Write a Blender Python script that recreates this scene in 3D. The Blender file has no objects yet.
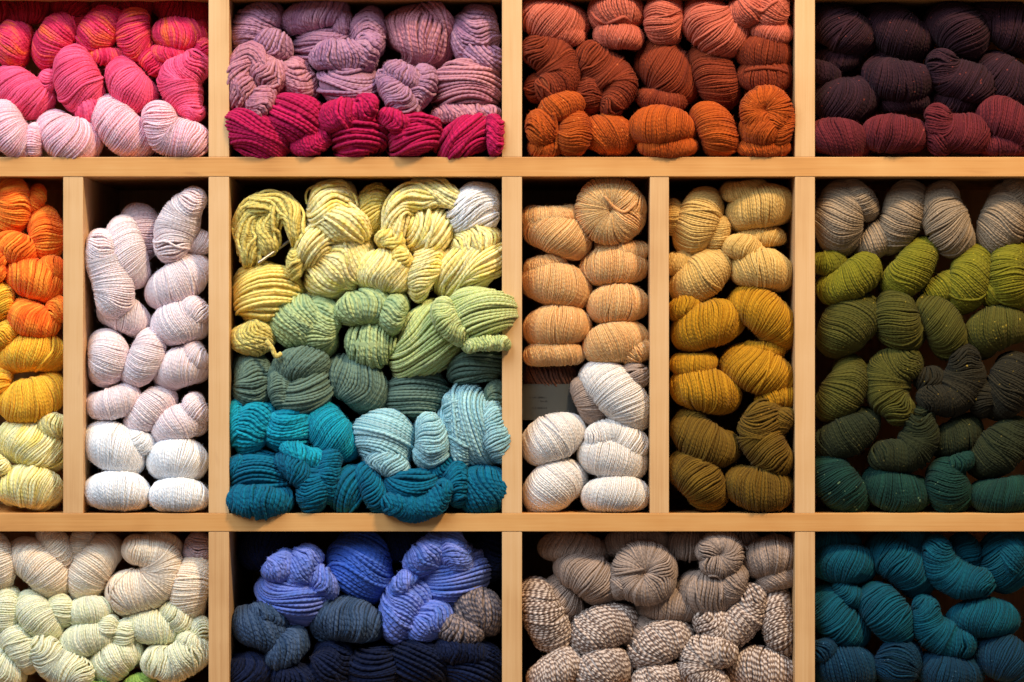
import bpy, math, random
import numpy as np
from mathutils import Vector
from mathutils.bvhtree import BVHTree

SC = bpy.context.scene
COL = SC.collection
MM = 0.001
CAM_D = 2.9                      # camera distance to the front plane of the shelf, metres
EXT = 1.0

def world(x, y, d):
    """picture position x, y (mm on the front plane) carried back to depth d (mm)"""
    k = (CAM_D * 1000 + d) / (CAM_D * 1000)
    return ((x - 512) * k * MM, d * MM, (341 - y) * k * MM)

def lin(c):
    out = []
    for v in c:
        v = v / 255.0
        out.append(v / 12.92 if v <= 0.04045 else ((v + 0.055) / 1.055) ** 2.4)
    return (out[0], out[1], out[2], 1.0)

# ------------------------------------------------------------------ materials
class NT:
    def __init__(self, name):
        self.m = bpy.data.materials.new(name)
        self.m.use_nodes = True
        self.t = self.m.node_tree
        self.bsdf = self.t.nodes['Principled BSDF']
    def n(self, kind, **kw):
        nd = self.t.nodes.new(kind)
        for k, v in kw.items():
            setattr(nd, k, v)
        return nd
    def l(self, a, b):
        self.t.links.new(a, b)
    def math(self, op, a, b=None, c=None, clamp=False):
        nd = self.n('ShaderNodeMath', operation=op)
        nd.use_clamp = clamp
        for i, v in enumerate((a, b, c)):
            if v is None: continue
            if isinstance(v, (int, float)): nd.inputs[i].default_value = v
            else: self.l(v, nd.inputs[i])
        return nd.outputs[0]
    def mix(self, f, a, b):
        nd = self.n('ShaderNodeMix', data_type='RGBA')
        for i, v in ((0, f), (6, a), (7, b)):
            if isinstance(v, (int, float)): nd.inputs[i].default_value = v
            elif isinstance(v, tuple): nd.inputs[i].default_value = v
            else: self.l(v, nd.inputs[i])
        return nd.outputs[2]
    def noise(self, vec, scale, detail=2.0, rough=0.5):
        nd = self.n('ShaderNodeTexNoise')
        nd.inputs['Scale'].default_value = scale
        nd.inputs['Detail'].default_value = detail
        nd.inputs['Roughness'].default_value = rough
        if vec is not None: self.l(vec, nd.inputs['Vector'])
        return nd.outputs[0]
    def ramp(self, f, stops):
        nd = self.n('ShaderNodeValToRGB')
        cr = nd.color_ramp
        while len(cr.elements) < len(stops): cr.elements.new(0.5)
        for e, (p, c) in zip(cr.elements, stops):
            e.position = p; e.color = c
        self.l(f, nd.inputs[0])
        return nd.outputs[0]

def yarn_material(name, c1, c2=None, c3=None, style='plain', ply=4.4, amp=0.24, fleck=None, vary=0.12, sheen=None):
    lum = sum(lin(c1)[:3]) / 3
    if sheen is None: sheen = 0.06 + 0.22 * min(1, lum * 1.6)
    """yarn attribute: x = mm along the strand, y = turns round the strand, z = strand number"""
    N = NT('yarn_' + name)
    at = N.n('ShaderNodeAttribute', attribute_name='yarn')
    sep = N.n('ShaderNodeSeparateXYZ'); N.l(at.outputs['Vector'], sep.inputs[0])
    u, v, k = sep.outputs
    oi = N.n('ShaderNodeObjectInfo')
    # twist of the plies round the strand
    ph = N.math('ADD', N.math('DIVIDE', u, ply), N.math('MULTIPLY', v, 1.0))
    ph = N.math('ADD', ph, N.math('MULTIPLY', N.noise(at.outputs['Vector'], 0.25, 1.0), 0.8))
    # noise space that follows the strand
    cmb = N.n('ShaderNodeCombineXYZ')
    N.l(N.math('DIVIDE', u, 28.0), cmb.inputs[0])
    N.l(N.math('MULTIPLY', k, 0.23), cmb.inputs[1])
    N.l(N.math('MULTIPLY', oi.outputs['Random'], 57.0), cmb.inputs[2])
    streak = N.noise(cmb.outputs[0], 1.0, 2.0, 0.6)
    wn = N.n('ShaderNodeTexWhiteNoise', noise_dimensions='2D')
    c2n = N.n('ShaderNodeCombineXYZ'); N.l(N.math('FLOOR', k), c2n.inputs[0]); N.l(oi.outputs['Random'], c2n.inputs[1])
    N.l(c2n.outputs[0], wn.inputs['Vector'])
    rnd = wn.outputs['Value']
    a = lin(c1); b = lin(c2 or c1)
    tw = N.math('SINE', N.math('MULTIPLY', N.math('ADD', ph, N.math('MULTIPLY', rnd, 1.0)), 2 * math.pi))
    if style == 'plain':
        f = N.math('ADD', N.math('MULTIPLY', N.math('SUBTRACT', streak, 0.5), 1.6), N.math('ADD', 0.3, N.math('MULTIPLY', rnd, 0.4)), clamp=True)
        col = N.mix(f, a, b)
    elif style == 'var':
        f = N.math('ADD', N.math('MULTIPLY', N.math('SUBTRACT', streak, 0.5), 2.6), N.math('ADD', 0.3, N.math('MULTIPLY', rnd, 0.4)), clamp=True)
        col = N.ramp(f, [(0.0, a), (0.5, b), (1.0, lin(c3 or c2))])
    elif style == 'marl':
        f = N.math('ADD', N.math('MULTIPLY', tw, 0.65), N.math('SUBTRACT', N.math('MULTIPLY', streak, 1.5), 0.25), clamp=True)
        col = N.mix(f, a, b)
    # fibre-level mottling
    fv = N.n('ShaderNodeCombineXYZ')
    N.l(N.math('DIVIDE', u, 3.5), fv.inputs[0]); N.l(N.math('MULTIPLY', v, 7.0), fv.inputs[1]); N.l(N.math('MULTIPLY', k, 1.7), fv.inputs[2])
    fib = N.noise(fv.outputs[0], 1.0, 3.0, 0.65)
    val = N.math('ADD', 1.0 - vary * 1.9, N.math('MULTIPLY', N.math('ADD', N.math('MULTIPLY', rnd, 1.0), fib), vary * 2.1))
    hsv = N.n('ShaderNodeHueSaturation')
    N.l(col, hsv.inputs['Color']); N.l(val, hsv.inputs['Value'])
    col = hsv.outputs[0]
    if fleck:
        g = N.n('ShaderNodeCombineXYZ')
        N.l(N.math('DIVIDE', u, 2.6), g.inputs[0]); N.l(N.math('MULTIPLY', k, 3.1), g.inputs[1]); N.l(N.math('MULTIPLY', oi.outputs['Random'], 90), g.inputs[2])
        fl = N.noise(g.outputs[0], 1.0, 0.0)
        ff = N.math('MULTIPLY', N.math('SUBTRACT', fl, 0.785), 14.0, clamp=True)
        col = N.mix(N.math('MULTIPLY', ff, 0.5), col, lin(fleck))
    N.l(col, N.bsdf.inputs['Base Color'])
    N.bsdf.inputs['Roughness'].default_value = 0.9
    if lum > 0.35:      # light wool lets light through
        N.bsdf.inputs['Subsurface Weight'].default_value = 0.6
        N.bsdf.inputs['Subsurface Radius'].default_value = (1.0, 0.8, 0.7)
        N.bsdf.inputs['Subsurface Scale'].default_value = 0.004
    N.bsdf.inputs['Specular IOR Level'].default_value = 0.18
    N.bsdf.inputs['Sheen Weight'].default_value = sheen
    N.bsdf.inputs['Sheen Roughness'].default_value = 0.5
    N.l(N.mix(0.5, col, (1, 1, 1, 1)), N.bsdf.inputs['Sheen Tint'])
    h = N.math('ADD', N.math('MULTIPLY', tw, 0.5), N.math('MULTIPLY', fib, 0.8))
    bp = N.n('ShaderNodeBump'); bp.inputs['Strength'].default_value = 0.9
    bp.inputs['Distance'].default_value = amp * 1.3 * MM
    N.l(h, bp.inputs['Height']); N.l(bp.outputs[0], N.bsdf.inputs['Normal'])
    return N.m

def wood_material(name, along, shift=0.0, tones=((176, 120, 64), (208, 152, 88), (222, 174, 110))):
    """pale maple with fine grain running along one axis ('X', 'Y' or 'Z')"""
    N = NT(name)
    tc = N.n('ShaderNodeTexCoord')
    mp = N.n('ShaderNodeMapping')
    s = {'X': (1.2, 30, 30), 'Z': (30, 30, 1.2), 'Y': (30, 1.2, 30)}[along]
    mp.inputs['Scale'].default_value = s
    mp.inputs['Location'].default_value = (shift, shift * 1.7, shift * 0.6)
    N.l(tc.outputs['Object'], mp.inputs['Vector'])
    big = N.noise(mp.outputs[0], 1.0, 4.0, 0.6)
    mp2 = N.n('ShaderNodeMapping')
    s2 = {'X': (9, 520, 520), 'Z': (520, 520, 9), 'Y': (520, 9, 520)}[along]
    mp2.inputs['Scale'].default_value = s2
    N.l(tc.outputs['Object'], mp2.inputs['Vector'])
    fine = N.noise(mp2.outputs[0], 1.0, 3.0, 0.7)
    cloud = N.noise(tc.outputs['Object'], 9.0, 3.0, 0.6)
    f = N.math('ADD', N.math('MULTIPLY', big, 0.55), N.math('ADD', N.math('MULTIPLY', fine, 0.3), N.math('MULTIPLY', cloud, 0.45)), clamp=False)
    f = N.math('MULTIPLY', N.math('SUBTRACT', f, 0.42), 2.4, clamp=True)
    col = N.ramp(f, [(p_, lin(c_)) for p_, c_ in zip((0.0, 0.5, 1.0), tones)])
    # small darker flecks and mineral streaks
    mp3 = N.n('ShaderNodeMapping')
    mp3.inputs['Scale'].default_value = {'X': (22, 110, 110), 'Z': (110, 110, 22), 'Y': (110, 22, 110)}[along]
    mp3.inputs['Location'].default_value = (shift * 3, 0, shift)
    N.l(tc.outputs['Object'], mp3.inputs['Vector'])
    kn = N.noise(mp3.outputs[0], 1.0, 1.0)
    kf = N.math('MULTIPLY', N.math('SUBTRACT', kn, 0.7), 5.0, clamp=True)
    col = N.mix(N.math('MULTIPLY', kf, 0.5), col, lin((150, 95, 60)))
    N.l(col, N.bsdf.inputs['Base Color'])
    N.bsdf.inputs['Roughness'].default_value = 0.45
    N.bsdf.inputs['Specular IOR Level'].default_value = 0.35
    bp = N.n('ShaderNodeBump'); bp.inputs['Strength'].default_value = 0.25; bp.inputs['Distance'].default_value = 0.0004
    N.l(fine, bp.inputs['Height']); N.l(bp.outputs[0], N.bsdf.inputs['Normal'])
    return N.m

# ------------------------------------------------------------------ objects
def tag(o, label=None, cat=None, group=None, kind=None):
    if label: o['label'] = label
    if cat: o['category'] = cat
    if group: o['group'] = group
    if kind: o['kind'] = kind
    return o

def link(name, me, parent=None):
    o = bpy.data.objects.new(name, me)
    COL.objects.link(o)
    if parent is not None: o.parent = parent
    return o

def box_mesh(name, x0, x1, y0, y1, z0, z1, mat, bev=0.0007):
    import bmesh
    bm = bmesh.new()
    bmesh.ops.create_cube(bm, size=1)
    for v in bm.verts:
        v.co = ((x0 + x1) / 2 + v.co.x * (x1 - x0), (y0 + y1) / 2 + v.co.y * (y1 - y0), (z0 + z1) / 2 + v.co.z * (z1 - z0))
    if bev:
        bmesh.ops.bevel(bm, geom=bm.edges[:], offset=bev, segments=2, affect='EDGES', profile=0.6)
    me = bpy.data.meshes.new(name); bm.to_mesh(me); bm.free()
    me.materials.append(mat)
    return me

# ------------------------------------------------------------------ yarn geometry
class Acc:
    def __init__(self): self.v = []; self.f = []; self.a = []; self.n = 0
    def grid(self, P, A, closed=False):
        """P (K, M, S, 3): K sheets of M x S points"""
        K, M, S, _ = P.shape
        idx = (np.arange(K * M * S).reshape(K, M, S) + self.n)
        if closed: nx = np.roll(idx, -1, axis=2); a = idx[:, :-1, :]; b = idx[:, 1:, :]; c = nx[:, 1:, :]; d = nx[:, :-1, :]
        else: a = idx[:, :-1, :-1]; b = idx[:, 1:, :-1]; c = idx[:, 1:, 1:]; d = idx[:, :-1, 1:]
        self.f.append(np.stack([a, b, c, d], -1).reshape(-1, 4))
        self.v.append(P.reshape(-1, 3)); self.a.append(A.reshape(-1, 3)); self.n += K * M * S
    def mesh(self, name, mat):
        V = np.concatenate(self.v).astype(np.float32); F = np.concatenate(self.f).astype(np.int32)
        A = np.concatenate(self.a).astype(np.float32)
        me = bpy.data.meshes.new(name)
        me.vertices.add(len(V)); me.vertices.foreach_set('co', V.ravel())
        me.loops.add(F.size); me.loops.foreach_set('vertex_index', F.ravel())
        me.polygons.add(len(F))
        me.polygons.foreach_set('loop_start', np.arange(0, F.size, 4, dtype=np.int32))
        me.polygons.foreach_set('use_smooth', np.ones(len(F), dtype=bool))
        at = me.attributes.new('yarn', 'FLOAT_VECTOR', 'POINT'); at.data.foreach_set('vector', A.ravel())
        me.materials.append(mat)
        me.update(calc_edges=True)
        return me

def unit(v): return v / np.maximum(np.linalg.norm(v, axis=-1, keepdims=True), 1e-9)

def smooth_axis(pts, step=2.0):
    """pts (n,4) x,y,depth,r in mm -> dense resampled Catmull-Rom"""
    p = np.array(pts, float)
    q = np.vstack([2 * p[0] - p[1], p, 2 * p[-1] - p[-2]])
    out = []
    for i in range(1, len(q) - 2):
        t = np.linspace(0, 1, 24, endpoint=False)[:, None]
        a, b, c, d = q[i - 1], q[i], q[i + 1], q[i + 2]
        out.append(0.5 * (2 * b + (c - a) * t + (2 * a - 5 * b + 4 * c - d) * t ** 2 + (3 * b - a - 3 * c + d) * t ** 3))
    out = np.vstack(out + [p[-1:]])
    for _ in range(10):
        out[1:-1] = 0.25 * out[:-2] + 0.5 * out[1:-1] + 0.25 * out[2:]
    return resample(out, step)

def resample(out, step):
    W = np.array([world(x, y, d) for x, y, d in out[:, :3]]) / MM
    k = (CAM_D * 1000 + out[:, 2]) / (CAM_D * 1000)
    r = out[:, 3] * k
    s = np.concatenate([[0], np.cumsum(np.linalg.norm(np.diff(W, axis=0), axis=1))])
    n = max(8, int(s[-1] / step))
    t = np.linspace(0, s[-1], n)
    C = np.stack([np.interp(t, s, W[:, i]) for i in range(3)], 1)
    return C, np.interp(t, s, r), t

def frames(C, mid):
    T = unit(np.gradient(C, axis=0))
    n = len(C); N = np.zeros_like(C)
    v = np.array([0, -1.0, 0]); v = v - T[mid] * v.dot(T[mid]); N[mid] = v / np.linalg.norm(v)
    for rng in (range(mid + 1, n), range(mid - 1, -1, -1)):
        prev = mid
        for i in rng:
            v = N[prev] - T[i] * N[prev].dot(T[i]); N[i] = v / max(np.linalg.norm(v), 1e-9); prev = i
    return T, N, np.cross(T, N)

LEG = 120.0
FUZZ = 14.0
STR = 82.0                        # the last stretch of a leg is core only
def axis_bean(cx, cy, a, b, ang, bend, dz):
    h = max(a - 0.77 * b, 0.16 * b); e = 0.62 * b + 2
    d0 = b + 8 - dz
    ca, sa = math.cos(math.radians(ang)), math.sin(math.radians(ang))
    rows = []
    for ph in np.linspace(-90, 90, 37):
        p = math.radians(ph); x = h * math.sin(p); dd = e * (1 - math.cos(p))
        v = bend * (math.cos(p) - 0.5)
        rows.append((cx + x * ca - v * sa, cy - (x * sa + v * ca), d0 + dd, b * (1 - 0.235 * (1 - math.cos(p)))))
    f, l = rows[0], rows[-1]
    legs = [(f[0], f[1], f[2] + q * LEG, f[3] * (1 - 0.35 * q)) for q in (1, 0.75, 0.5, 0.36, 0.18)]
    lege = [(l[0], l[1], l[2] + q * LEG, l[3] * (1 - 0.35 * q)) for q in (0.18, 0.36, 0.5, 0.75, 1)]
    return np.array(legs + rows + lege)

def axis_path(pts, dz):
    p = [(x, y, r + 8 - dz - (q[0] if q else 0), r) for x, y, r, *q in pts]
    def leg(a, b):
        dx, dy = a[0] - b[0], a[1] - b[1]; L = math.hypot(dx, dy) or 1; dx /= L; dy /= L; r = a[3]
        return [(a[0] + dx * r * .16, a[1] + dy * r * .16, a[2] + r * .4, r * .96),
                (a[0] + dx * r * .22, a[1] + dy * r * .22, a[2] + r * 1.0, r * .86),
                (a[0] + dx * r * .22, a[1] + dy * r * .22, a[2] + r + LEG * .25, r * .82),
                (a[0] + dx * r * .22, a[1] + dy * r * .22, a[2] + r + LEG * .6, r * .78),
                (a[0] + dx * r * .22, a[1] + dy * r * .22, a[2] + r + LEG, r * .7)]
    return leg(p[0], p[1])[::-1] + p + leg(p[-1], p[-2])

class Lobe:
    def __init__(s, mode, axis=None, pts=None, tilt=None, twist=0.0, dz=0.0, pitch=None, mess=1.0, cover=118):
        s.mode = mode; s.axis = axis; s.pts = pts; s.tilt = tilt; s.twist = twist; s.dz = dz; s.pitch = pitch; s.mess = mess; s.cover = cover
def B(cx, cy, a, b, ang=0, bend=0, tilt=None, dz=0, **k): return Lobe('B', axis=(cx, cy, a, b, ang, bend), tilt=tilt, dz=dz, **k)
def L(cx, cy, a, b, ang=0, bend=0, twist=18, dz=0, **k): return Lobe('L', axis=(cx, cy, a, b, ang, bend), twist=twist, dz=dz, **k)
def P(pts, tilt=None, dz=0, **k): return Lobe('B', pts=pts, tilt=tilt, dz=dz, **k)
def PL(pts, twist=18, dz=0, **k): return Lobe('L', pts=pts, twist=twist, dz=dz, **k)
def R(cx, cy, rad, gap, dz=0, sweep=285, tilt=4, q=0.47, **k):
    """closed-up ring of yarn seen at its pinch; gap = direction in degrees of the opening"""
    pts = []
    for i in range(9):
        a = math.radians(gap + (360 - sweep) / 2 + sweep * i / 8)
        pts.append((cx + rad * q * math.cos(a), cy - rad * q * math.sin(a), rad * (1 - q) * 1.04))
    return Lobe('B', pts=pts, tilt=tilt, dz=dz, **k)

def loops(rng, K, prob, span, width, x):
    """a few strands that stand off the bundle as small loose loops"""
    on = (rng.random((K, 1)) < prob) * rng.uniform(.4, 1, (K, 1)); c = rng.uniform(*span, (K, 1))
    return on * np.exp(-((x - c) / width) ** 2), rng.normal(0, 1.3, (K, 1))

def locks(rng, K, a, b):
    """strands lie in small locks of a few neighbours each"""
    gi = np.zeros(K, int); i = 0; g = 0
    while i < K:
        n = int(rng.integers(a, b)); gi[i:i + n] = g; i += n; g += 1
    return max(g, 1), gi

def build_lobe(acc, lb, pitch0, rng, dz_row, mess0):
    dz = lb.dz + dz_row
    if lb.axis is not None:
        cx, cy, a, b, ang, bend = lb.axis
        if bend == 0 and a > b * 1.25: bend = rng.choice([-1, 1]) * rng.uniform(.14, .30) * b
        C, r, s = resample(axis_bean(cx, cy, a, b, ang, bend, dz), 2.0)
    else:
        C, r, s = smooth_axis(axis_path(lb.pts, dz))
    n = len(C); S = s[-1]
    r = r * 0.98
    # slow swelling along the bundle, one end fuller than the other
    r = r * (1 + rng.uniform(-.07, .07) * np.sin((s / S - .5) * math.pi))
    r = r * (1 + 0.02 * np.sin(s / 17 + rng.uniform(0, 6)) + 0.012 * np.sin(s / 8 + rng.uniform(0, 6)))
    T, N, Bn = frames(C, n // 2)
    pitch = lb.pitch or pitch0; pitch *= 0.84 if pitch > 3.1 else 0.78
    rs = pitch * 0.62
    mess = lb.mess * mess0
    def at(sv):
        x = np.clip(sv / S, 0, 1) * (n - 1); i = np.minimum(x.astype(int), n - 2); f = (x - i)[..., None]
        g = lambda Q: Q[i] * (1 - f) + Q[i + 1] * f
        return g(C), unit(g(N)), unit(g(Bn)), g(r[:, None])[..., 0]
    ph = rng.uniform(0, 2 * math.pi, 12)
    def lumps(th_, s_):
        return (1 + mess ** 1.3 * 0.034 * np.sin(2 * th_ + s_ / 14 + ph[4]) + mess ** 1.6 * 0.024 * np.sin(3 * th_ - s_ / 9 + ph[5])
                + mess ** 2 * 0.014 * np.sin(5 * th_ + s_ / 5 + ph[6]))
    # core
    cs = np.arange(0, n, 3); th = np.linspace(0, 2 * math.pi, 20, endpoint=False)
    er = np.cos(th)[None, :, None] * N[cs][:, None] + np.sin(th)[None, :, None] * Bn[cs][:, None]
    rc = (r[cs][:, None] * lumps(th[None, :], s[cs][:, None]) - rs * 0.95)[..., None]; rc[0] *= .05; rc[-1] *= .05
    core = C[cs][:, None] + er * rc
    A = np.zeros((1,) + core.shape); A[..., 2] = 0.5; A[..., 0] = s[cs][None, :, None] * 5.0 / pitch
    acc.grid(core[None] * MM, A, closed=True)
    if lb.mode == 'B':
        tilt = lb.tilt if lb.tilt is not None else rng.choice([-1, 1]) * rng.uniform(6, 20)
        tb = math.tan(math.radians(tilt))
        kap = np.linalg.norm(np.gradient(unit(np.gradient(C, axis=0)), s, axis=0), axis=1)
        dens = np.clip(1 + 0.8 * kap * r, 1, 3.0)
        cum = np.concatenate([[0], np.cumsum(0.5 * (dens[1:] + dens[:-1]) * np.diff(s))])
        r0 = float(np.median(r)); reach = abs(tb) * r0 * math.radians(lb.cover)
        ds = pitch / math.cos(math.radians(tilt))
        c0_, c1_ = np.interp([STR, S - STR], s, cum)
        K = int((c1_ - c0_ + 2 * reach) / ds)
        sk = np.interp(np.linspace(c0_ - reach, c1_ + reach, K), np.concatenate([[-reach], cum, [cum[-1] + reach]]), np.concatenate([[-reach], s, [S + reach]]))
        c = math.radians(lb.cover); M = max(14, int(2 * c * r0 / 3.4))
        th = np.linspace(-c, c, M)[None, :]
        lp, lv = loops(rng, K, 0.02 * mess ** 2, (-1.3, 1.3), .42, th); lp = lp * min(3.6, 1.0 * mess ** 3)
        sk = sk[:, None]
        jit = rng.normal(0, 0.10 * mess, (K, 1)) * pitch
        slope = rng.normal(0, 0.009 * mess, (K, 1))
        stray = rng.random((K, 1)) < 0.055 * mess
        slope = np.where(stray, rng.normal(0, 0.10, (K, 1)), slope)
        wav = (1.3 * np.sin(1.3 * th + 0.045 * sk + ph[0]) + 0.8 * np.sin(2.3 * th - 0.09 * sk + ph[1])
               + 0.22 * np.sin(4.1 * th + 0.25 * sk + ph[2]) + 0.10 * np.sin(6.0 * th + 0.5 * sk + ph[3])) * pitch * 0.55 * mess
        G_, gi = locks(rng, K, 4, 11)
        gs = rng.normal(0, 0.030 * mess, (G_, 1))[gi]; gr = rng.uniform(-0.55, 0.65, (G_, 1))[gi] * rs * min(mess, 1.0)
        gp = rng.uniform(0, 6, (G_, 1))[gi]
        ss = sk + tb * r0 * th + wav + jit + (slope + gs) * r0 * th + lp * lv
        thb = th + 0 * sk
        rad_j = rng.uniform(-0.28, 0.28, (K, 1)) * rs + np.where(stray, rs * 0.7, 0) + rs * 0.18 * np.sin(3 * thb + rng.uniform(0, 6, (K, 1))) + gr * (0.5 + 0.5 * np.sin(1.3 * thb + gp)) + lp
    else:
        r0 = float(np.median(r)); r0 = float(np.percentile(r, 85)); K = int(2 * math.pi * r0 / pitch)
        thk = (np.linspace(-math.pi, math.pi, K, endpoint=False))[:, None]
        M = max(16, int((S - 2 * STR) / 3.2)); sv = np.linspace(STR, S - STR, M)[None, :]
        tw = math.tan(math.radians(lb.twist)) / r0
        lp, lv = loops(rng, K, 0.035 * mess ** 2, (S * .42, S * .58), 9.0, sv); lp = lp * min(3.6, 1.0 * mess ** 3)
        jit = rng.normal(0, 0.15 * mess, (K, 1)) * pitch / r0
        slope = rng.normal(0, 0.012 * mess, (K, 1)) / r0
        stray = rng.random((K, 1)) < 0.10 * mess
        slope = np.where(stray, rng.normal(0, 0.16, (K, 1)) / r0, slope)
        wav = (1.4 * np.sin(sv / 21 + 1.5 * thk + ph[0]) + 0.8 * np.sin(sv / 11 - 2.0 * thk + ph[1]) + 0.4 * np.sin(sv / 5.5 + 3 * thk + ph[2])) * pitch / r0 * 0.8 * mess
        G_, gi = locks(rng, K, 3, 9)
        gs = rng.normal(0, 0.035 * min(mess, 1.2), (G_, 1))[gi] / r0; gr = rng.uniform(-0.6, 0.8, (G_, 1))[gi] * rs * min(mess, 1.0)
        gp = rng.uniform(0, 6, (G_, 1))[gi]
        thb = thk + (tw + slope + gs) * (sv - S / 2) + wav + jit + lp * lv / r0
        ss = sv + 0 * thk
        rad_j = rng.uniform(-0.4, 0.5, (K, 1)) * rs + np.where(stray, rs * 0.8, 0) + rs * 0.3 * np.sin(sv / 9 + rng.uniform(0, 6, (K, 1))) + gr * (0.5 + 0.5 * np.sin(sv / 19 + gp)) + lp
    Cc, Nn, Bb, rr = at(ss)
    er = np.cos(thb)[..., None] * Nn + np.sin(thb)[..., None] * Bb
    lump = lumps(thb, ss)
    Pm = Cc + er * (rr * lump - rs * 0.55 + rad_j)[..., None]
    tan = unit(np.gradient(Pm, axis=1)); side = unit(np.cross(tan, er))
    fi = np.radians([-115, -58, 0, 58, 115])
    thick = rs * rng.uniform(0.88, 1.12, (K, 1, 1, 1))
    V = Pm[:, :, None] + thick * (np.cos(fi)[None, None, :, None] * er[:, :, None] + np.sin(fi)[None, None, :, None] * side[:, :, None])
    ul = np.concatenate([np.zeros((K, 1)), np.cumsum(np.linalg.norm(np.diff(Pm, axis=1), axis=2), axis=1)], 1)
    A = np.zeros(V.shape)
    A[..., 0] = (ul + rng.uniform(0, 3, (K, 1)))[..., None]
    A[..., 1] = (fi / (2 * math.pi))[None, None, :]
    A[..., 2] = (np.arange(K)[:, None, None] + 0.5 + acc_offset(acc))
    # drop strands lying wholly past the ends
    keep = (np.ptp(ss, axis=1) > 0) & ((ss > 0).sum(1) > 3) & ((ss < S).sum(1) > 3)
    acc.grid(V[keep] * MM, A[keep])
    # loose fibres standing off the strands
    nf = int(FUZZ * len(Pm)); Kf = rng.integers(0, len(Pm), nf); Mf = rng.integers(1, Pm.shape[1] - 1, nf)
    p0 = Pm[Kf, Mf] + er[Kf, Mf] * rs * .8; e = er[Kf, Mf]; tg = tan[Kf, Mf]; sd = side[Kf, Mf]
    ln = rng.uniform(1.2, 4.2, (nf, 1)); q1 = rng.normal(0, 1, (nf, 1)); q2 = rng.normal(0, .7, (nf, 1))
    dr = unit(e * rng.uniform(.15, 1.0, (nf, 1)) + tg * q1 + sd * q2)
    w_ = unit(np.cross(dr, e + .3 * sd)) * 0.075
    p1 = p0 + dr * ln * .5; p2 = p1 + unit(dr + tg * rng.normal(0, .5, (nf, 1)) - e * .25) * ln * .5
    Fv = np.stack([np.stack([p0 - w_, p0 + w_], 1), np.stack([p1 - w_ * .8, p1 + w_ * .8], 1), np.stack([p2 - w_ * .25, p2 + w_ * .25], 1)], 1)
    Fa = np.zeros(Fv.shape); Fa[..., 2] = Kf[:, None, None] + 0.5 + acc_offset(acc)
    acc.grid(Fv * MM, Fa)

def acc_offset(acc): return len(acc.v) * 200

def strand_mesh(name, pts, rad, mat):
    """a single round cord through world points (mm)"""
    p = np.array(pts, float)
    q = np.vstack([2 * p[0] - p[1], p, 2 * p[-1] - p[-2]]); out = []
    for i in range(1, len(q) - 2):
        t = np.linspace(0, 1, 8, endpoint=False)[:, None]
        a, b, c, d = q[i - 1], q[i], q[i + 1], q[i + 2]
        out.append(0.5 * (2 * b + (c - a) * t + (2 * a - 5 * b + 4 * c - d) * t ** 2 + (3 * b - a - 3 * c + d) * t ** 3))
    C = np.vstack(out + [p[-1:]])
    T, N, Bn = frames(C, len(C) // 2) if abs(unit(np.gradient(C, axis=0))[len(C) // 2][1]) < .95 else (None, None, None)
    th = np.linspace(0, 2 * math.pi, 8, endpoint=False)
    er = np.cos(th)[None, :, None] * N[:, None] + np.sin(th)[None, :, None] * Bn[:, None]
    rr = np.full((len(C), 1, 1), rad); rr[0] *= .3; rr[-1] *= .3
    V = C[:, None] + er * rr
    u = np.concatenate([[0], np.cumsum(np.linalg.norm(np.diff(C, axis=0), axis=1))])
    A = np.zeros(V.shape); A[..., 0] = u[:, None]; A[..., 1] = th[None] / (2 * math.pi); A[..., 2] = 3.5
    acc = Acc(); acc.grid(V[None] * MM, A[None], closed=True)
    return acc.mesh(name, mat)

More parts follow.
